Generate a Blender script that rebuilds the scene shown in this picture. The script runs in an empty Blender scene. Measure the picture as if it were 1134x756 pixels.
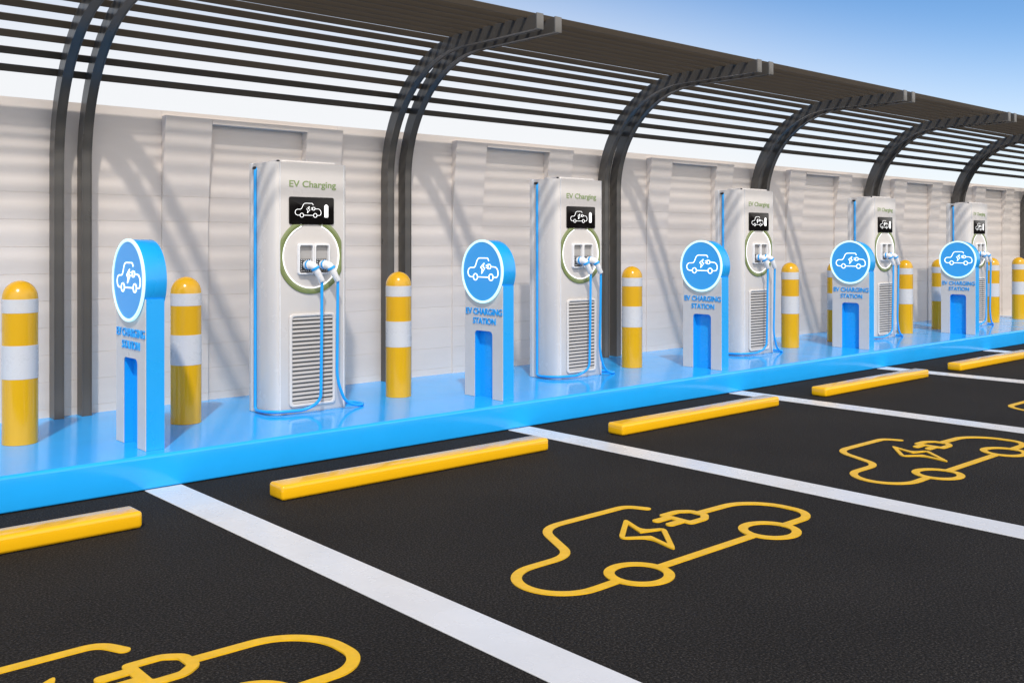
import bpy, bmesh, math, random
from mathutils import Vector, Matrix
random.seed(7)
PI = math.pi
scene = bpy.context.scene
COL = scene.collection
PZ = 0.23          # height of the blue platform
P = 3.19           # length of one charging bay
WALL_Y = 8.45

# ------------------------------------------------------------------ materials
def new_mat(name):
    m = bpy.data.materials.new(name); m.use_nodes = True
    nt = m.node_tree
    return m, nt, nt.nodes['Principled BSDF']

def mat(name, col, rough=0.4, spec=0.5, metal=0.0, noise=0.06, nscale=6.0, bump=0.0, bscale=200.0, coat=0.0, rvar=0.08, emit=None, estr=0.0):
    """painted surface: colour wanders a little, roughness wanders a little, optional fine bump"""
    m, nt, b = new_mat(name)
    L = nt.links.new; N = nt.nodes.new
    b.inputs['Specular IOR Level'].default_value = spec
    b.inputs['Metallic'].default_value = metal
    b.inputs['Coat Weight'].default_value = coat
    b.inputs['Coat Roughness'].default_value = 0.05
    tc = N('ShaderNodeTexCoord')
    n1 = N('ShaderNodeTexNoise'); n1.inputs['Scale'].default_value = nscale
    n1.inputs['Detail'].default_value = 6; n1.inputs['Roughness'].default_value = 0.65
    L(tc.outputs['Object'], n1.inputs['Vector'])
    mr = N('ShaderNodeMapRange'); mr.inputs['From Min'].default_value = 0.3; mr.inputs['From Max'].default_value = 0.7
    mr.inputs['To Min'].default_value = 1 - noise; mr.inputs['To Max'].default_value = 1 + noise
    L(n1.outputs['Fac'], mr.inputs['Value'])
    vm = N('ShaderNodeVectorMath'); vm.operation = 'SCALE'
    vm.inputs[0].default_value = col; L(mr.outputs['Result'], vm.inputs['Scale'])
    L(vm.outputs['Vector'], b.inputs['Base Color'])
    r = N('ShaderNodeMapRange'); r.inputs['From Min'].default_value = 0.3; r.inputs['From Max'].default_value = 0.7
    r.inputs['To Min'].default_value = max(0.02, rough - rvar); r.inputs['To Max'].default_value = rough + rvar
    n2 = N('ShaderNodeTexNoise'); n2.inputs['Scale'].default_value = nscale * 2.3; n2.inputs['Detail'].default_value = 4
    L(tc.outputs['Object'], n2.inputs['Vector']); L(n2.outputs['Fac'], r.inputs['Value'])
    L(r.outputs['Result'], b.inputs['Roughness'])
    if bump:
        n3 = N('ShaderNodeTexNoise'); n3.inputs['Scale'].default_value = bscale; n3.inputs['Detail'].default_value = 3
        L(tc.outputs['Object'], n3.inputs['Vector'])
        bp = N('ShaderNodeBump'); bp.inputs['Strength'].default_value = bump; bp.inputs['Distance'].default_value = 0.004
        L(n3.outputs['Fac'], bp.inputs['Height']); L(bp.outputs['Normal'], b.inputs['Normal'])
    if emit:
        b.inputs['Emission Color'].default_value = (*emit, 1); b.inputs['Emission Strength'].default_value = estr
    return m

BLUE = mat('blue_paint', (0.010, 0.36, 0.86), 0.28, noise=0.02, nscale=2, rvar=.03)
BLUE_DECK = mat('blue_deck_coating', (0.016, 0.395, 0.93), 0.15, spec=0.5, noise=0.05, nscale=1.2, bump=0.03, bscale=60, rvar=0.06)
BLUE_CABLE = mat('blue_cable_rubber', (0.010, 0.36, 0.86), 0.4)
BLUE_FACE = mat('blue_sign_face', (0.045, 0.41, 0.92), 0.3, noise=0.0, rvar=.02)
YELLOW = mat('yellow_bollard_paint', (0.66, 0.36, 0.004), 0.22, noise=0.02, nscale=2, coat=0.3, rvar=.03)
YELLOW_STOP = mat('yellow_kerb_paint', (0.84, 0.46, 0.006), 0.13, spec=.65, noise=0.02, nscale=2, rvar=.03)
YELLOW_MARK = mat('yellow_road_paint', (0.80, 0.46, 0.006), 0.42, noise=0.09, nscale=14, bump=0.15, bscale=320)
WHITE_MARK = mat('white_road_paint', (0.68, 0.68, 0.675), 0.27, noise=0.05, nscale=2, bump=0.03, bscale=200, rvar=.05)
WHITE_BAND = mat('white_reflective_band', (0.56, 0.56, 0.56), 0.3, noise=0.03)
CAB = mat('white_cabinet_paint', (0.64, 0.61, 0.575), 0.24, noise=0.025, nscale=3, coat=0.25)
PANEL = mat('pale_front_panel', (0.58, 0.555, 0.53), 0.34, noise=0.025, nscale=3)
SIGNWHITE = mat('white_sign_panel', (0.60, 0.58, 0.565), 0.35, noise=0.03)
PLASTIC = mat('white_plastic', (0.78, 0.78, 0.78), 0.3, noise=0.02)
INSIDE = mat('grey_plastic_inside', (0.38, 0.37, 0.36), 0.5)
DARKGREY = mat('dark_grey_plastic', (0.10, 0.095, 0.09), 0.5)
LOUVRE = mat('grey_louvre_paint', (0.42, 0.405, 0.39), 0.35, noise=0.02)
DARK = mat('black_plastic', (0.012, 0.012, 0.013), 0.3)
SCREEN = mat('black_screen_glass', (0.006, 0.005, 0.005), 0.12, noise=0.0, spec=0.2)
LIT = mat('lit_white', (0.8, 0.8, 0.8), 0.3, noise=0.0, emit=(1, 1, 1), estr=0.9)
GLOW = mat('lit_sign_ring', (0.45, 0.60, 0.62), 0.3, noise=0.0, emit=(0.62, 0.98, 1.0), estr=0.55)
GREEN = mat('olive_green_ring', (0.19, 0.235, 0.085), 0.22, noise=0.04, coat=0.4)
GREENTXT = mat('green_lettering', (0.23, 0.33, 0.11), 0.4, noise=0.0)
STEEL = mat('dark_canopy_steel', (0.080, 0.064, 0.047), 0.45, spec=0.35, noise=0.05, nscale=2, rvar=.03)
STEEL_R = mat('dark_rib_steel', (0.078, 0.072, 0.064), 0.30, spec=0.6, noise=0.05, nscale=1.5, rvar=.03)
STEEL_E = mat('grey_end_plate_steel', (0.15, 0.145, 0.135), 0.4, noise=0.1)

def wall_mat():
    m, nt, b = new_mat('cast_wall_boards'); L = nt.links.new; N = nt.nodes.new
    tc = N('ShaderNodeTexCoord')
    mp = N('ShaderNodeMapping'); mp.inputs['Scale'].default_value = (0.5, 0.5, 2.2); L(tc.outputs['Object'], mp.inputs['Vector'])
    n1 = N('ShaderNodeTexNoise'); n1.inputs['Scale'].default_value = 2.0; n1.inputs['Detail'].default_value = 8; n1.inputs['Roughness'].default_value = 0.6
    L(mp.outputs['Vector'], n1.inputs['Vector'])
    cr = N('ShaderNodeValToRGB'); cr.color_ramp.elements[0].position = 0.3; cr.color_ramp.elements[1].position = 0.72
    cr.color_ramp.elements[0].color = (0.69, 0.622, 0.562, 1); cr.color_ramp.elements[1].color = (0.76, 0.69, 0.628, 1)
    L(n1.outputs['Fac'], cr.inputs['Fac'])
    n2 = N('ShaderNodeTexNoise'); n2.inputs['Scale'].default_value = 260; n2.inputs['Detail'].default_value = 2
    L(tc.outputs['Object'], n2.inputs['Vector'])
    mx = N('ShaderNodeMix'); mx.data_type = 'RGBA'; mx.blend_type = 'OVERLAY'; mx.inputs['Factor'].default_value = 0.10
    L(cr.outputs['Color'], mx.inputs['A']); L(n2.outputs['Color'], mx.inputs['B'])
    L(mx.outputs['Result'], b.inputs['Base Color'])
    b.inputs['Roughness'].default_value = 0.55; b.inputs['Specular IOR Level'].default_value = 0.35
    bp = N('ShaderNodeBump'); bp.inputs['Strength'].default_value = 0.12; bp.inputs['Distance'].default_value = 0.003
    L(n2.outputs['Fac'], bp.inputs['Height']); L(bp.outputs['Normal'], b.inputs['Normal'])
    return m
WALLM = wall_mat()

def asphalt_mat():
    m, nt, b = new_mat('asphalt'); L = nt.links.new; N = nt.nodes.new
    tc = N('ShaderNodeTexCoord')
    n1 = N('ShaderNodeTexNoise'); n1.inputs['Scale'].default_value = 95; n1.inputs['Detail'].default_value = 6; n1.inputs['Roughness'].default_value = 0.75
    L(tc.outputs['Object'], n1.inputs['Vector'])
    v1 = N('ShaderNodeTexVoronoi'); v1.inputs['Scale'].default_value = 110; L(tc.outputs['Object'], v1.inputs['Vector'])
    n0 = N('ShaderNodeTexNoise'); n0.inputs['Scale'].default_value = 1.1; n0.inputs['Detail'].default_value = 6
    L(tc.outputs['Object'], n0.inputs['Vector'])
    cr = N('ShaderNodeValToRGB'); e = cr.color_ramp.elements
    e[0].position = 0.41; e[0].color = (0.0060, 0.0052, 0.0044, 1); e[1].position = 0.66; e[1].color = (0.082, 0.072, 0.062, 1)
    k = e.new(0.53); k.color = (0.0175, 0.0153, 0.0130, 1)
    L(n1.outputs['Fac'], cr.inputs['Fac'])
    mr = N('ShaderNodeMapRange'); mr.inputs['From Min'].default_value = 0.3; mr.inputs['From Max'].default_value = 0.7
    mr.inputs['To Min'].default_value = 0.86; mr.inputs['To Max'].default_value = 1.14; L(n0.outputs['Fac'], mr.inputs['Value'])
    vm = N('ShaderNodeVectorMath'); vm.operation = 'SCALE'; L(cr.outputs['Color'], vm.inputs[0]); L(mr.outputs['Result'], vm.inputs['Scale'])
    L(vm.outputs['Vector'], b.inputs['Base Color'])
    b.inputs['Roughness'].default_value = 0.85; b.inputs['Specular IOR Level'].default_value = 0.15
    bp = N('ShaderNodeBump'); bp.inputs['Strength'].default_value = 0.55; bp.inputs['Distance'].default_value = 0.006
    L(v1.outputs['Distance'], bp.inputs['Height']); L(bp.outputs['Normal'], b.inputs['Normal'])
    return m
ASPHALT = asphalt_mat()

# ------------------------------------------------------------------ mesh builder
class MB:
    def __init__(self, origin=(0, 0, 0)):
        self.v = []; self.f = []; self.o = Vector(origin)
    def add(self, vs, fs):
        n = len(self.v); self.v += [Vector(v) - self.o for v in vs]; self.f += [[i + n for i in f] for f in fs]
    def box(self, x0, x1, y0, y1, z0, z1):
        self.add([(x0,y0,z0),(x1,y0,z0),(x1,y1,z0),(x0,y1,z0),(x0,y0,z1),(x1,y0,z1),(x1,y1,z1),(x0,y1,z1)],
                 [(0,3,2,1),(4,5,6,7),(0,1,5,4),(1,2,6,5),(2,3,7,6),(3,0,4,7)])
    def prism(self, poly, h0, h1, M):
        """poly: 2D loop; M maps (a, b, h) to 3D"""
        n = len(poly)
        self.add([M(a, b, h0) for a, b in poly] + [M(a, b, h1) for a, b in poly],
                 [list(range(n))[::-1], list(range(n, 2*n))] + [(i, (i+1) % n, n + (i+1) % n, n + i) for i in range(n)])
    def band(self, outer, inner, h0, h1, M, closed=True):
        """solid strip between two 2D loops of equal length"""
        n = len(outer)
        vs = [M(a,b,h0) for a,b in outer] + [M(a,b,h0) for a,b in inner] + [M(a,b,h1) for a,b in outer] + [M(a,b,h1) for a,b in inner]
        fs = []
        for i in range(n if closed else n - 1):
            j = (i+1) % n
            fs += [(i, n+i, n+j, j), (2*n+i, 2*n+j, 3*n+j, 3*n+i), (i, j, 2*n+j, 2*n+i), (n+i, 3*n+i, 3*n+j, n+j)]
        if not closed:
            fs += [(0, 2*n, 3*n, n), (n-1, 2*n-1, 4*n-1, 3*n-1)]
        self.add(vs, fs)
    def stroke(self, pts, w, h0, h1, M, closed=False):
        pts = [Vector(p) for p in pts]; n = len(pts); Lp = []; Rp = []
        for i in range(n):
            a = pts[(i-1) % n] if (closed or i > 0) else None
            c = pts[(i+1) % n] if (closed or i < n-1) else None
            d1 = (pts[i]-a).normalized() if a is not None else (c-pts[i]).normalized()
            d2 = (c-pts[i]).normalized() if c is not None else d1
            t = (d1+d2).normalized(); nn = Vector((-t.y, t.x))
            k = 1.0/max(0.45, nn.dot(Vector((-d1.y, d1.x))))
            Lp.append(pts[i]+nn*w/2*k); Rp.append(pts[i]-nn*w/2*k)
        self.band(Lp, Rp, h0, h1, M, closed)
        if not closed:
            for (l, r, s) in ((Lp[0], Rp[0], 1), (Lp[-1], Rp[-1], -1)):
                c = (l+r)/2; u = l-c; poly = []
                for q in range(9):
                    a = s*PI*q/8; poly.append((c.x+u.x*math.cos(a)-u.y*math.sin(a), c.y+u.x*math.sin(a)+u.y*math.cos(a)))
                self.prism(poly, h0, h1, M)
    def outline(self, poly, w, h0, h1, M, r_out, r_in):
        """closed outline with its own corner radii outside and inside"""
        pts = [Vector(p) for p in poly]; n = len(pts)
        if sum(pts[i].x*pts[(i+1) % n].y-pts[(i+1) % n].x*pts[i].y for i in range(n)) < 0: pts = pts[::-1]
        def off(d):
            out = []
            for i in range(n):
                d1 = (pts[i]-pts[i-1]).normalized(); d2 = (pts[(i+1) % n]-pts[i]).normalized()
                n1 = Vector((d1.y, -d1.x)); n2 = Vector((d2.y, -d2.x)); m = (n1+n2).normalized()
                out.append(pts[i]+m*(d/max(0.25, m.dot(n1))))
            return out
        self.band([tuple(p) for p in fillet(off(w/2), r_out, True, 5)], [tuple(p) for p in fillet(off(-w/2), r_in, True, 5)], h0, h1, M)
    def tube(self, path, r, seg=12, caps=True, r2=None):
        path = [Vector(p) for p in path]; n = len(path)
        T = [(path[min(i+1,n-1)]-path[max(i-1,0)]).normalized() for i in range(n)]
        ref = Vector((0,0,1)) if abs(T[0].z) < 0.9 else Vector((1,0,0))
        N = (ref - T[0]*ref.dot(T[0])).normalized(); vs = []; fs = []
        for i in range(n):
            N = (N - T[i]*N.dot(T[i])).normalized(); B = T[i].cross(N)
            rr = r if r2 is None else r + (r2-r)*i/(n-1)
            for k in range(seg):
                a = 2*PI*k/seg; vs.append(path[i] + (N*math.cos(a)+B*math.sin(a))*rr)
        for i in range(n-1):
            for k in range(seg):
                k2 = (k+1) % seg; fs.append((i*seg+k, i*seg+k2, (i+1)*seg+k2, (i+1)*seg+k))
        if caps:
            fs.append(list(range(seg))[::-1]); fs.append([(n-1)*seg+k for k in range(seg)])
        self.add(vs, fs)
    def lathe(self, prof, cx=0, cy=0, seg=40):
        vs = []; fs = []; n = len(prof)
        for (r, z) in prof:
            for k in range(seg):
                a = 2*PI*k/seg; vs.append((cx+r*math.cos(a), cy+r*math.sin(a), z))
        for i in range(n-1):
            for k in range(seg):
                k2 = (k+1) % seg; fs.append((i*seg+k, i*seg+k2, (i+1)*seg+k2, (i+1)*seg+k))
        fs.append(list(range(seg))[::-1]); fs.append([(n-1)*seg+k for k in range(seg)])
        self.add(vs, fs)
    def build(self, name, m, parent=None, bevel=0, segs=2, smooth=35, loc=(0,0,0)):
        me = bpy.data.meshes.new(name); bm = bmesh.new()
        bv = [bm.verts.new(v) for v in self.v]
        for f in self.f:
            try: bm.faces.new([bv[i] for i in f])
            except ValueError: pass
        bmesh.ops.recalc_face_normals(bm, faces=bm.faces)
        if bevel:
            ed = [e for e in bm.edges if len(e.link_faces) == 2 and e.calc_face_angle(0) > math.radians(40)]
            bmesh.ops.bevel(bm, geom=ed, offset=bevel, segments=segs, profile=0.5, affect='EDGES', clamp_overlap=True)
        bm.to_mesh(me); bm.free()
        me.materials.append(m)
        if smooth:
            me.polygons.foreach_set('use_smooth', [True]*len(me.polygons))
            me.set_sharp_from_angle(angle=math.radians(smooth))
        o = bpy.data.objects.new(name, me); COL.objects.link(o); o.location = loc
        if parent: o.parent = parent
        return o

def fillet(pts, r, closed=False, k=8):
    pts = [Vector(p) for p in pts]; n = len(pts); out = []
    for i in range(n):
        ri = r[i] if isinstance(r, (list, tuple)) else r
        if (not closed and i in (0, n-1)) or ri <= 0: out.append(pts[i]); continue
        a, b, c = pts[(i-1) % n], pts[i], pts[(i+1) % n]
        d1 = (a-b); d2 = (c-b); t = min(ri, 0.49*d1.length, 0.49*d2.length)
        p0 = b+d1.normalized()*t; p2 = b+d2.normalized()*t
        for q in range(k+1):
            s = q/k; out.append(p0*(1-s)**2 + b*2*s*(1-s) + p2*s*s)
    res = [out[0]]
    for p in out[1:]:
        if (p-res[-1]).length > 1e-5: res.append(p)
    return res
def rrect(x0, x1, y0, y1, r, k=6):
    return [tuple(p) for p in fillet([(x0,y0),(x1,y0),(x1,y1),(x0,y1)], r, True, k)]
def circle(cx, cy, r, n=48, a0=0.0): return [(cx+r*math.cos(a0+2*PI*i/n), cy+r*math.sin(a0+2*PI*i/n)) for i in range(n)]

def empty(name, loc): 
    o = bpy.data.objects.new(name, None); COL.objects.link(o); o.location = loc; o.empty_display_size = 0.2; return o
def tag(o, label=None, cat=None, group=None, kind=None):
    if label: o['label'] = label
    if cat: o['category'] = cat
    if group: o['group'] = group
    if kind: o['kind'] = kind
    return o
def dup(root, loc, label, rotz=None):
    def cp(o, par):
        c = o.copy(); COL.objects.link(c)
        if par: c.parent = par
        for ch in list(o.children): cp(ch, c)
        return c
    r = cp(root, None); r.location = loc; r['label'] = label
    if rotz is not None: r.rotation_euler.z = rotz
    return r
def text_mesh(mb, s, box, h0, h1, M, fat=0.0):
    """lettering scaled into box=(a0,a1,b0,b1) of the plane M"""
    cu = bpy.data.curves.new('lettering', 'FONT'); cu.body = s; cu.offset = fat; cu.resolution_u = 3; cu.extrude = 0.05
    ob = bpy.data.objects.new('lettering_tmp', cu); COL.objects.link(ob)
    dg = bpy.context.evaluated_depsgraph_get(); dg.update()
    me = bpy.data.meshes.new_from_object(ob.evaluated_get(dg))
    xs = [v.co.x for v in me.vertices]; ys = [v.co.y for v in me.vertices]
    x0, x1, y0, y1 = min(xs), max(xs), min(ys), max(ys)
    a0, a1, b0, b1 = box
    mb.add([M(a0+(v.co.x-x0)/(x1-x0)*(a1-a0), b0+(v.co.y-y0)/(y1-y0)*(b1-b0), h0+(v.co.z+0.05)/0.1*(h1-h0)) for v in me.vertices],
           [list(p.vertices) for p in me.polygons])
    bpy.data.objects.remove(ob); bpy.data.curves.remove(cu); bpy.data.meshes.remove(me)

# ------------------------------------------------------------------ electric car pictogram (x about -1.09..1.09, base line y = 0)
def car_icon(mb, s, ox, oy, w, h0, h1, M, step=0.0004):
    q = lambda pts: [(ox+p[0]*s, oy+p[1]*s) for p in pts]
    hh = [h1]
    def st(pts, closed=False):
        mb.stroke(q(pts), w*s, h0, hh[0], M, closed); hh[0] += step
    body = fillet([(.415,.765),(.36,.885),(-.36,.885),(-.58,.43),(-.84,.43)], [0,.13,.16,.17,0])
    body += [Vector((-.86+.225*math.cos(a), .213+.217*math.sin(a))) for a in [PI/2+PI*i/22 for i in range(1, 22)]] + [Vector((-.84,-.004)), Vector((-.68,0))]
    st([tuple(p) for p in body])
    st(circle(-.535,0,.148), True)
    st([(-.385,0),(.435,0)])
    st(circle(.585,0,.148), True)
    hood = fillet([(.73,0),(.98,0),(1.08,.10),(1.08,.32),(.93,.48),(.57,.49)], [0,.1,.14,.2,.2,0])
    st([tuple(p) for p in hood])
    plug = [(.368,.390),(.50,.390),(.565,.44),(.565,.545),(.50,.595),(.368,.595)]
    mb.outline(q(plug), w*s*.9, h0, hh[0], M, .035*s, .012*s); hh[0] += step
    st([(.25,.545),(.35,.545)]); st([(.25,.445),(.35,.445)])
    bolt = [(.105,.655),(.015,.460),(.150,.415),(-.085,.160),(-.030,.360),(-.165,.450)]
    mb.outline(q(bolt), w*s*0.58, h0, hh[0], M, .075*s, .006*s)

# ------------------------------------------------------------------ setting: ground, platform
g = MB(); g.add([(-900,-900,0),(900,-900,0),(900,900,0),(-900,900,0)], [(0,1,2,3)])
tag(g.build('asphalt_ground', ASPHALT, smooth=0), kind='structure')

pl = MB(); prof = []
def arc(cx, cy, r, a0, a1, n=8): return [(cx+r*math.cos(math.radians(a0+(a1-a0)*i/n)), cy+r*math.sin(math.radians(a0+(a1-a0)*i/n))) for i in range(n+1)]
rt, rb = 0.024, 0.014
prof = arc(6.50+rb, 0.004+rb, rb, 270, 180, 5) + arc(6.50+rt, PZ-rt, rt, 180, 90, 10) + [(8.70, PZ), (8.70, 0.004)]
pl.prism(prof, -5.0, 19.85, lambda a, b, h: (h, a, b))
tag(pl.build('raised_platform', BLUE_DECK, smooth=40), kind='structure')

# ------------------------------------------------------------------ parking lines and car symbols painted on the asphalt
MG = lambda a, b, h: (a, b, h)
line_lab = ['wide white bay line nearest the camera, running from the platform to the lower edge',
            'white bay line crossing from the second blue sign to the right edge',
            'white bay line starting at the platform near the third blue sign',
            'narrow distant white bay line starting just past the fourth blue sign',
            'farthest white bay line, a short sliver beside the last wheel stop']
for k in range(5):
    b = MB((2.69+P*k, 3.5, 0)); x = 2.69+P*k
    b.box(x-.125, x+.125, 0.4, 6.497, 0.0, 0.007)
    tag(b.build('parking_line', WHITE_MARK, loc=(x, 3.5, 0), bevel=0.002, segs=1), line_lab[k], 'parking line', 'white bay lines on the asphalt')
b = MB(); car_icon(b, 1.0, 0, 0, 0.054, 0.0, 0.0045, MG)
sym = b.build('car_symbol', YELLOW_MARK, loc=(4.275-P, 3.25, 0), smooth=30)
tag(sym, 'yellow electric car symbol cut off at the lower left corner, nearest the camera', 'road marking', 'yellow electric car symbols on the asphalt')
dup(sym, (4.275, 3.25, 0), 'yellow electric car symbol seen whole in the middle of the foreground bay')
dup(sym, (4.275+P, 3.25, 0), 'smaller yellow electric car symbol whose front end is cut by the right edge')
dup(sym, (4.275+2*P, 3.25, 0), 'tiny distant yellow car symbol of which only the tail shows at the right edge')

# ------------------------------------------------------------------ wheel stops
b = MB(); b.box(-1.165, 1.165, -.09, .09, 0.0, 0.098)
ws = b.build('wheel_stop', YELLOW_STOP, bevel=0.022, segs=4, loc=(4.25-P, 5.75, 0.002))
tag(ws, 'yellow wheel stop running off the left edge, nearest the camera', 'wheel stop', 'yellow wheel stops in front of the platform')
for k, lab in enumerate(['longest fully visible yellow wheel stop, just right of the nearest white line',
                         'yellow wheel stop in front of the third blue sign',
                         'yellow wheel stop in front of the fourth blue sign',
                         'farthest yellow wheel stop, cut by the right edge in front of the last sign']):
    dup(ws, (4.27+P*k+(.0 if k else 0), 5.74, 0.002), lab)

# ------------------------------------------------------------------ wall
wall = tag(empty('panelled_wall', (13, WALL_Y, 0)), 'long pale grey boarded wall with leaning pilasters and recessed panels behind the chargers', 'wall')
WO = (13, WALL_Y, 0); TOP = PZ+2.545; TOP2 = TOP-.050
def wall_profile(lean, yb, TOP):
    zs = []; z = 0.0; out = []
    joints = [PZ+.067+.217*i for i in range(0, 9)]
    base = [0.0]
    zz = sorted([0.0, TOP] + [TOP-.9+.9*i/14 for i in range(0, 14)])
    pts = []
    for z in zz:
        if all(abs(z-j) > .012 for j in joints): pts.append((z, 0))
    for j in joints: pts += [(j-.0022, 0), (j-.001, .003), (j+.001, .003), (j+.0022, 0)]
    pts.sort()
    for z, d in pts:
        t = max(0.0, (z-(TOP-.95))/.95)
        out.append((yb - lean*t**1.5 + d, z))
    return out
def panel(name, x0, x1, lean, yb, back, TOP=TOP):
    b = MB(WO); pr = wall_profile(lean, yb, TOP)
    b.prism(pr + [(back, TOP), (back, 0.0)], x0, x1, lambda a, c, h: (h, a, c))
    return b.build(name, WALLM, wall, smooth=25)
for k in range(-2, 11):
    X = P*k
    panel('boarded_panel', X+2.058+.001, X+3.483-.001, 0.0, WALL_Y, 8.70)
    panel('pilaster', X+3.483, X+3.903, 0.088, WALL_Y-.012, 8.70, TOP2)
    panel('recessed_panel', X+3.903+.001, X+4.858-.001, 0.0, WALL_Y+.012, 8.70, TOP2-.046)
    panel('pilaster', X+4.858, X+5.248, 0.088, WALL_Y-.012, 8.70, TOP2)
    b = MB(WO); b.box(X+3.9035, X+4.8575, WALL_Y-.102, 8.70, TOP2-.045, TOP2-.001)
    b.box(X+3.4835, X+5.2475, WALL_Y+.001, 8.70, TOP2+.0006, TOP)
    b.build('coping', WALLM, wall, smooth=20)

# ------------------------------------------------------------------ canopy
can = tag(empty('slatted_canopy', (8, 8.37, PZ)), 'long dark steel canopy of twin curved ribs carrying horizontal slats over the chargers', 'canopy')
CO = (8, 8.37, PZ)
R0, CYY, CZ, YE = 1.17, 7.15, PZ+2.04, 6.14     # inner radius, arc centre, outer end
RS = 1.30
def offset_path(r, ext=0.0):
    pts = [(CYY+r, PZ+.001), (CYY+r, CZ)]
    pts += [(CYY+r*math.cos(PI/2*i/28), CZ+r*math.sin(PI/2*i/28)) for i in range(1, 29)]
    pts += [(YE-ext, CZ+r)]
    return pts
XR = lambda a, c, h: (h, a, c)
for k in range(-1, 9):
    for xc in (2.597, 2.812):
        x = xc + P*k
        b = MB(CO); b.band(offset_path(R0), offset_path(R0+.118), x-.037, x+.037, XR, closed=False)
        for sx in (-1, 1):       # the raised lips of the channel along the inner edge
            b.band(offset_path(R0-.004, -.03), offset_path(R0+.004, -.03), x+sx*.034-.0045, x+sx*.034+.0045, XR, closed=False)
        rib = b.build('rib', STEEL_R, can, smooth=30)
        e = MB(CO); e.box(x-.0385, x+.0385, YE-.016, YE-.0005, CZ+R0-.006, CZ+R0+.130)
        e.build('end_plate', STEEL_E, rib, bevel=0.003)
sp = 0.147; s = math.radians(32.5)*RS; arcL = PI/2*RS; X0S, X1S = -4.2, 29.5
while s < arcL + (CYY-YE) - .02:
    if s < arcL:
        th = s/RS; c = Vector((CYY+RS*math.cos(th), CZ+RS*math.sin(th))); t = Vector((-math.sin(th), math.cos(th))); n = Vector((math.cos(th), math.sin(th)))
    else:
        c = Vector((CYY-(s-arcL), CZ+RS)); t = Vector((-1, 0)); n = Vector((0, 1))
    wt, wn = .028, .011
    ph = math.radians(18); t = Vector((-math.sin(ph), math.cos(ph))); n = Vector((math.cos(ph), math.sin(ph)))      # every slat tipped the same way
    poly = [tuple(c+t*a*wt+n*d*wn) for a, d in ((-1,-1),(1,-1),(1,1),(-1,1))]
    b = MB(CO); b.prism(poly, X0S, X1S, XR); b.build('slat', STEEL, can, bevel=0.003, segs=1)
    s += sp

# ------------------------------------------------------------------ EV charger
CX, CYF, CYB = 4.285, 7.29, 7.68
HC = 2.06
ch = empty('ev_charger', (CX, 7.48, PZ)); O = (CX, 7.48, 0)
MF = lambda a, b, h: (CX+a, CYF-h, b)                          # on the front: a right, b up, h out
half = 0.370; seam = 0.300
el = lambda sx: [(sx*(seam+(half-seam)*math.cos(PI/2*i/12)), 7.46-(7.46-7.294)*math.sin(PI/2*i/12)) for i in range(13)]
b = MB(O)
plan = [(CX+a, y) for a, y in el(1)] + [(CX+a, y) for a, y in el(-1)[::-1]] + [(CX-half, 7.628), (CX+half, 7.628)]
b.prism(plan, 0.0, HC, lambda a, c, h: (a, c, h))
body = b.build('cabinet', CAB, ch, bevel=0.006, segs=3, smooth=30)
b = MB(O); b.box(CX-half-.004, CX+half+.004, 7.6345, CYB, 0, HC+.004); b.build('back_plate', CAB, ch, bevel=0.006, segs=3)
b = MB(O); b.box(CX-seam+.004, CX+seam-.004, 7.2885, 7.2936, 0.012, HC-.004); fp = b.build('front_panel', PANEL, ch, bevel=0.003)
b = MB(O); b.prism([(CX+.0+p[0], p[1]) for p in rrect(-.27,.27,7.33,7.60,.06)], HC-.001, HC+.020, lambda a,c,h:(a,c,h)); b.build('top_cap', CAB, ch, bevel=0.01, segs=3)
b = MB(O); b.lathe([(.013,HC+.0),(.013,HC+.014),(.008,HC+.018)], CX-.285, 7.35, 14); b.build('antenna_knob', DARK, ch)
b = MB(O)
for sx in (-1, 1):
    xa = CX+sx*(seam-.0005); b.box(xa-.0028, xa+.0028, 7.2868, 7.2990, .004, HC-.002)
    xb = CX+sx*(half+.0035); b.box(xb-.003, xb+.003, 7.6225, 7.6335, .004, HC)
b.build('edge_highlight', PLASTIC, ch, bevel=0.0008, segs=1)  # thin white strips standing in for bright highlights along the cabinet edges
fo = 0.0016
b = MB(O); text_mesh(b, 'EV Charging', (4.068-CX, 4.508-CX, 1.842, 1.913), fo-.001, fo+.0025, MF, 0.009); b.build('lettering', GREENTXT, ch, smooth=0)
b = MB(O); b.prism(rrect(-.222, .198, 1.553, 1.779, .018), 0, .014, MF); sc = b.build('screen', SCREEN, ch, bevel=0.003)
b = MB(O); car_icon(b, .112, 4.236-CX, 1.628, .028, .0135, .0155, MF, .00015); b.build('car_icon', LIT, sc, smooth=0)
b = MB(O); b.prism(rrect(.104, .140, 1.613, 1.713, .009), .0135, .0158, MF); b.prism(rrect(.114,.130,1.7131,1.720,.003), .0135,.0158,MF); b.build('battery_icon', LIT, sc, smooth=0)
# green ring, clipped at the panel edges and open under the screen
rc, rz = -.013, 1.290
def ring_pts(r, clip, ztop, n=72):
    a0 = math.asin(min(1, (ztop-rz)/r)); out = []
    for i in range(n+1):
        a = (PI-a0) + (PI+2*a0)*i/n
        out.append((rc+max(-clip, min(clip, r*math.cos(a))), rz+r*math.sin(a)))
    return out
b = MB(O); b.band(ring_pts(.313, .288, 1.552), ring_pts(.270, .9, 1.552), 0, .012, MF, closed=False); b.build('green_ring', GREEN, ch, bevel=0.004, segs=2, smooth=30)
b = MB(O); g0 = ring_pts(.2625, .9, rz+.243)
b.stroke([(g0[0][0], 1.552)] + g0 + [(g0[-1][0], 1.552)], .0048, 0, .009, MF); b.build('glow_line', LIT, ch, smooth=0)
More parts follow.
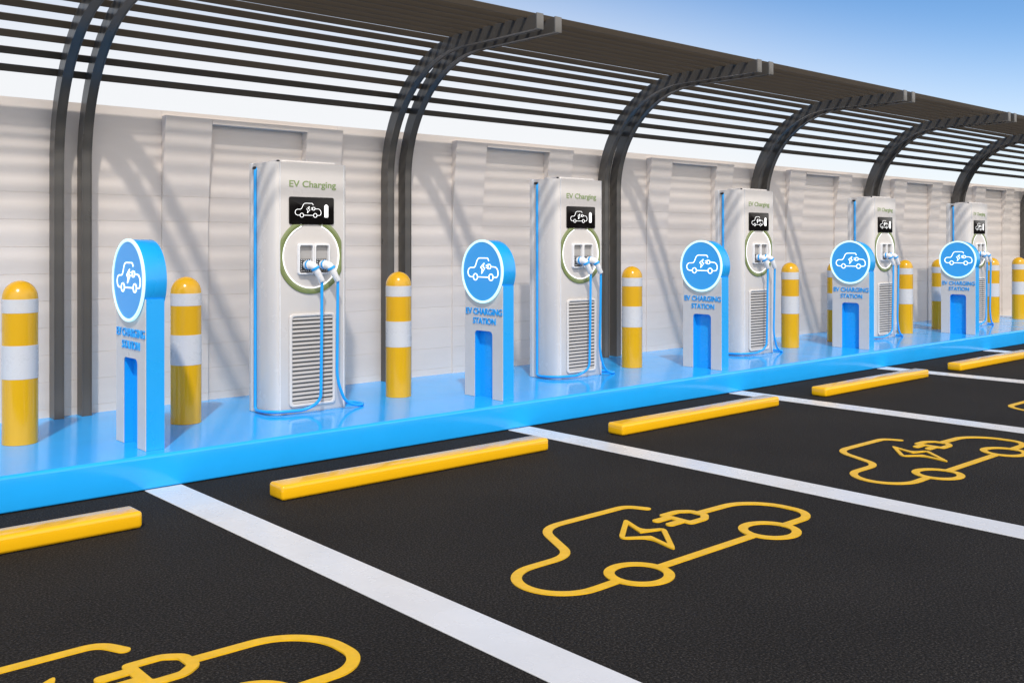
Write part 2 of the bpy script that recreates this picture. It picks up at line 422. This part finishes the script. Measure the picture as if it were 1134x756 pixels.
# two sockets with plugs
for (sx, cxx) in ((-.074, .018), (.076, .170)):
    b = MB(O); b.band(rrect(sx-.073, sx+.073, 1.140, 1.395, .022), rrect(sx-.060, sx+.060, 1.153, 1.378, .016), 0, .034, MF)
    so = b.build('socket_frame', PLASTIC, ch, bevel=0.004)
    b = MB(O); b.prism(rrect(sx-.060, sx+.060, 1.153, 1.378, .016), 0.0005, .003, MF); b.build('socket_well', INSIDE, so)
    b = MB(O); b.prism(rrect(sx-.050, sx+.050, 1.165, 1.268, .012), .0031, .022, MF); b.build('inlet', DARK, so, bevel=0.003)
    b = MB(O)
    for i in range(5):
        for zz in (1.172, 1.261): b.prism(circle(sx-.040+.02*i, zz, .0042, 8), .0215, .0245, MF)
        for xx in (-.043, .043):
            if 0 < i < 5: b.prism(circle(sx+xx, 1.172+.0178*i, .0042, 8), .0215, .0245, MF)
    b.build('stud', PLASTIC, so)
    px = sx; pc = (CX+px+.004, CYF, 1.222)
    b = MB(O); b.tube([(pc[0]-.004, CYF-.022, pc[2]-.004), (pc[0]+.006, CYF-.075, pc[2]-.002)], .037, 20, r2=.036)
    b.tube(fillet([(pc[0]+.006, CYF-.073, pc[2]-.002), (pc[0]+.022, CYF-.105, pc[2]-.012), (pc[0]+.046, CYF-.118, pc[2]-.060), (CX+cxx-.002, CYF-.122, 1.085)], .03), .034, 20, r2=.026)
    pg = b.build('plug', PLASTIC, ch, bevel=0.004)
    b = MB(O); b.tube([(pc[0]+.001, CYF-.047, pc[2]-.0025), (pc[0]+.004, CYF-.066, pc[2]-.002)], .0385, 20)
    b.tube([(pc[0]+.027, CYF-.1085, pc[2]-.022), (pc[0]+.036, CYF-.1135, pc[2]-.040)], .0352, 20); b.build('collar', BLUE, pg, bevel=0.002)
CR = .0125; yh = CYF-.122
p1 = fillet([(CX+.016, yh, 1.092), (CX+.018, yh+.01, .55), (CX+.018, yh+.02, .10), (4.20, 7.245, .030), (3.985, 7.262, .034), (3.895, 7.36, .032), (3.893, 7.50, .026), (CX-half-.012, 7.555, .030), (CX-half-.012, 7.555, 1.0), (CX-half-.012, 7.557, 1.985), (CX-half, 7.562, 2.018), (CX-half+.02, 7.567, 2.020)],
            [0,.1,.16,.13,.08,.08,.03,.05,.05,.03,.02,0])
b = MB(O); b.tube(p1, CR, 12); b.build('cable', BLUE_CABLE, ch)
p2 = fillet([(CX+.168, yh, 1.092), (CX+.170, yh+.01, .60), (CX+.172, yh+.02, .26), (4.54, 7.20, .075), (4.66, 7.215, .018), (4.79, 7.27, .014), (4.77, 7.42, .014), (CX+half+.024, 7.50, .020), (CX+half+.012, 7.555, .06), (CX+half+.012, 7.555, 1.9), (CX+half, 7.562, 2.018), (CX+half-.02, 7.567, 2.02)],
            [0,.1,.16,.12,.12,.12,.10,.05,.05,.05,.02,0])
b = MB(O); b.tube(p2, CR, 12); b.build('cable', BLUE_CABLE, ch)
for sx in (-1, 1):
    b = MB(O); xx = CX+sx*(half+.0105); b.box(xx-.009, xx+.007, 7.55, 7.595, 2.006, 2.030); b.build('cable_inlet', DARK, ch, bevel=0.003)
# louvred vent
b = MB(O); b.band(rrect(-.222, .210, .055, .818, .04), rrect(-.196, .184, .080, .794, .025), 0, .020, MF); vt = b.build('vent', CAB, ch, bevel=0.007, segs=3)
b = MB(O); b.prism(rrect(-.2, .188, .076, .798, .02), .0004, .0022, MF); b.build('vent_back', DARKGREY, vt)
b = MB(O)
nl = 21
for i in range(nl):
    z = .094 + (.780-.094)*i/(nl-1)
    b.add([MF(-.1955, z-.010, .018), MF(.1835, z-.010, .018), MF(.1835, z+.010, .006), MF(-.1955, z+.010, .006),
           MF(-.1955, z-.012, .015), MF(.1835, z-.012, .015), MF(.1835, z+.008, .0035), MF(-.1955, z+.008, .0035)],
          [(0,1,2,3),(7,6,5,4),(0,4,5,1),(3,2,6,7),(0,3,7,4),(1,5,6,2)])
b.build('louvre', LOUVRE, vt, smooth=0)
chl = ['largest white EV charging cabinet, leftmost of the five, its whole louvred vent in view',
       'second white EV charging cabinet from the left, just right of the second blue sign',
       'middle white EV charging cabinet, its lower left side hidden by the third blue sign',
       'fourth white EV charging cabinet, standing behind the fourth blue sign',
       'smallest and farthest white EV charging cabinet, at the right edge behind the last blue sign']
tag(ch, chl[0], 'EV charger', 'white EV charging cabinets')
for k in range(1, 5): dup(ch, (CX+P*k, 7.48, PZ), chl[k])

# ------------------------------------------------------------------ blue round-headed signs, facing along the row (-X)
SX, SY = 2.632, 6.905
sg = empty('station_sign', (SX+.065, SY, PZ)); O = (SX+.065, SY, 0)
MS = lambda a, b, h: (SX-h, SY-a, b)                           # a = to the reader's right, b up, h out
HW, SLOT, ST = .265, .124, .605
def U(top):
    pts = [(-HW,0.001),(-SLOT,0.001),(-SLOT,ST),(SLOT,ST),(SLOT,0.001),(HW,0.001),(HW,top),(-HW,top)]
    return [tuple(p) for p in fillet(pts, [0,0,.045,.045,0,0,0,0], True, 6)]
b = MB(O); b.prism(U(1.02), -.062, 0, MS); b.box(SX+.0621, SX+.125, SY-HW, SY+HW, .001, 1.02); b.build('post', BLUE, sg)
b = MB(O); b.prism(U(1.02), .0003, .006, MS); b.build('front_panel', SIGNWHITE, sg, bevel=0.0015, segs=1)
HZ, HR = 1.143, .280
b = MB(O); b.prism(circle(0, HZ, HR, 72), -.138, .020, MS); b.build('round_head', BLUE, sg, bevel=0.004)
b = MB(O); b.band(circle(0, HZ, .287, 72), circle(0, HZ, .265, 72), .012, .030, MS); b.build('ring', GLOW, sg, bevel=0.004, segs=2)
b = MB(O); b.prism(circle(0, HZ, .2652, 72), .0195, .0235, MS); dk = b.build('disc_face', BLUE_FACE, sg)
b = MB(O); car_icon(b, .194, .014, 1.092, .042, .0230, .0265, MS, .0002); b.build('car_icon', LIT, dk, smooth=0)
b = MB(O); text_mesh(b, 'EV CHARGING', (-.240, .262, .752, .810), .0055, .014, MS, 0.007); text_mesh(b, 'STATION', (-.140, .172, .668, .724), .0055, .014, MS, 0.007)
b.build('lettering', BLUE, sg, smooth=0)
sl = ['nearest blue and white EV charging station sign, leftmost of the five, round face foreshortened',
      'second blue and white EV charging station sign from the left',
      'middle blue and white EV charging station sign, partly covering the third charger',
      'fourth blue and white EV charging station sign, covering the lower left of the fourth charger',
      'farthest blue and white EV charging station sign, rightmost of the five']
tag(sg, sl[0], 'sign', 'blue EV charging station signs')
for k in range(1, 5): dup(sg, (SX+.065+P*k, SY, PZ), sl[k])

# ------------------------------------------------------------------ bollards
bo = empty('bollard', (2.085, 7.515, PZ)); r = .116
b = MB(); b.lathe([(r, .001)] + [(r, z) for z in (.45,.69,.91,1.015)] + [(r*math.cos(math.radians(a)), 1.015+.122*math.sin(math.radians(a))) for a in (12,24,36,48,60,72,82,88)], 0, 0, 48)
b.build('post', YELLOW, bo, smooth=30)
for z0, z1 in ((.455,.688), (.913,1.009)):
    b = MB(); n = 48
    b.lathe([(r+.0002,z0),(r+.0014,z0+.001),(r+.0014,z1-.001),(r+.0002,z1)], 0, 0, n); b.build('white_band', WHITE_BAND, bo, smooth=30)
tag(bo, 'yellow and white bollard at the far left edge, nearest the camera', 'bollard', 'yellow and white bollards on the platform')
for x, lab in ((3.29, 'yellow and white bollard just right of the nearest blue sign, shaded by it'),
               (5.31, 'yellow and white bollard between the first charger and the second blue sign'),
               (5.33+P, 'yellow and white bollard just right of the second charger'),
               (5.33+2*P, 'yellow and white bollard just right of the third charger'),
               (5.33+3*P, 'yellow and white bollard just right of the fourth charger'),
               (3.29+3*P, 'yellow and white bollard mostly hidden behind the left edge of the fourth blue sign'),
               (3.29+4*P, 'yellow and white bollard half hidden behind the left edge of the farthest blue sign'),
               (5.33+4*P, 'yellow and white bollard behind the plugs and cable of the farthest charger'),
               (3.29+5*P, 'last yellow and white bollard, cut by the right edge of the photo')):
    dup(bo, (x, 7.51, PZ), lab, rotz=x)

# ------------------------------------------------------------------ light, sky, camera
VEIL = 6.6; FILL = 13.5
sd = Vector((0.73, 1.0, -1.46)).normalized()
sun = bpy.data.lights.new('sun', 'SUN'); sun.energy = 2.0; sun.angle = math.radians(2.2); sun.color = (1.0, 0.93, 0.85)
so = bpy.data.objects.new('sun', sun); COL.objects.link(so); so.rotation_euler = sd.to_track_quat('-Z', 'Y').to_euler(); so.location = (-10, -8, 20)
w = bpy.data.worlds.new('World'); scene.world = w; w.use_nodes = True
nt = w.node_tree; bg = nt.nodes['Background']
sky = nt.nodes.new('ShaderNodeTexSky'); sky.sky_type = 'NISHITA'; sky.sun_disc = False
sky.sun_elevation = math.asin(-sd.z); sky.sun_rotation = math.atan2(-sd.x, -sd.y)
sky.altitude = 1500; sky.air_density = 1.0; sky.dust_density = 0.3; sky.ozone_density = 3.5
NN = nt.nodes.new; LL = nt.links.new
def math_node(op, a, b=None, clamp=False):
    n = NN('ShaderNodeMath'); n.operation = op; n.use_clamp = clamp
    for i, v in enumerate((a, b)):
        if v is None: continue
        if isinstance(v, (int, float)): n.inputs[i].default_value = v
        else: LL(v, n.inputs[i])
    return n.outputs[0]
def smooth(v, a, b):
    n = NN('ShaderNodeMapRange'); n.interpolation_type = 'SMOOTHSTEP'; LL(v, n.inputs['Value'])
    for k, q in (('From Min', a), ('From Max', b)):
        if isinstance(q, (int, float)): n.inputs[k].default_value = q
        else: LL(q, n.inputs[k])
    return n.outputs['Result']
tcw = NN('ShaderNodeTexCoord'); sep = NN('ShaderNodeSeparateXYZ'); LL(tcw.outputs['Generated'], sep.inputs[0])
dx, dy, dz = sep.outputs
# thin white high cloud: thick towards the wall side, down to the horizon; the warm glow behind the camera is added as fill
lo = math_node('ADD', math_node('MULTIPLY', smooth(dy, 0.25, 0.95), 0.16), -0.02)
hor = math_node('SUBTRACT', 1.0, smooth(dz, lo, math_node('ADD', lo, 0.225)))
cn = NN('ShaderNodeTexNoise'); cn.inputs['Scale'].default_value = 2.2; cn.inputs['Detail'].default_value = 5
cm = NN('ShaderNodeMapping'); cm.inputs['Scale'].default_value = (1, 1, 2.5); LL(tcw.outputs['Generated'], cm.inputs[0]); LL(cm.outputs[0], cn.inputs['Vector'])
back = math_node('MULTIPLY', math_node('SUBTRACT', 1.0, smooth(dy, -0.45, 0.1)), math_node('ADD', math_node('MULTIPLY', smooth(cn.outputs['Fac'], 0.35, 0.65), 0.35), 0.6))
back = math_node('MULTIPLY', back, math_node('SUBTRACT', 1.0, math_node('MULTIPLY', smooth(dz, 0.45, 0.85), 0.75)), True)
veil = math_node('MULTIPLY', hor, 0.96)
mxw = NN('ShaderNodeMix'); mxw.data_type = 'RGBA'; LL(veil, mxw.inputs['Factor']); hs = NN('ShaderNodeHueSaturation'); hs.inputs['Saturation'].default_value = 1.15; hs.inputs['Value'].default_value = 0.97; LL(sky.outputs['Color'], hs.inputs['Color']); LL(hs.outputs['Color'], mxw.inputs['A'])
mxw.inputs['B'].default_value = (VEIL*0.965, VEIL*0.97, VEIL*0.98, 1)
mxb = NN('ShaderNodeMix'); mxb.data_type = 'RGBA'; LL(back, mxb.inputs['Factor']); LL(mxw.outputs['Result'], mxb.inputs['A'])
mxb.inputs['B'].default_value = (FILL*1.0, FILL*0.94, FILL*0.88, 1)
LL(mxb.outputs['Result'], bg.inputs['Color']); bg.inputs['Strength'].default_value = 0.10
cam = bpy.data.cameras.new('camera'); co = bpy.data.objects.new('camera', cam); COL.objects.link(co)
co.location = (0, 0, 1.63); co.rotation_euler = (PI/2, 0, -math.radians(41.75))
cam.sensor_width = 36; cam.lens = 1105/1134*36; cam.shift_y = -109/1134; cam.clip_end = 3000; cam.clip_start = 0.05
scene.camera = co
scene.view_settings.view_transform = 'Standard'; scene.view_settings.look = 'None'
scene.view_settings.gamma = 1; scene.view_settings.use_curve_mapping = False
scene.view_settings.exposure = 0.55
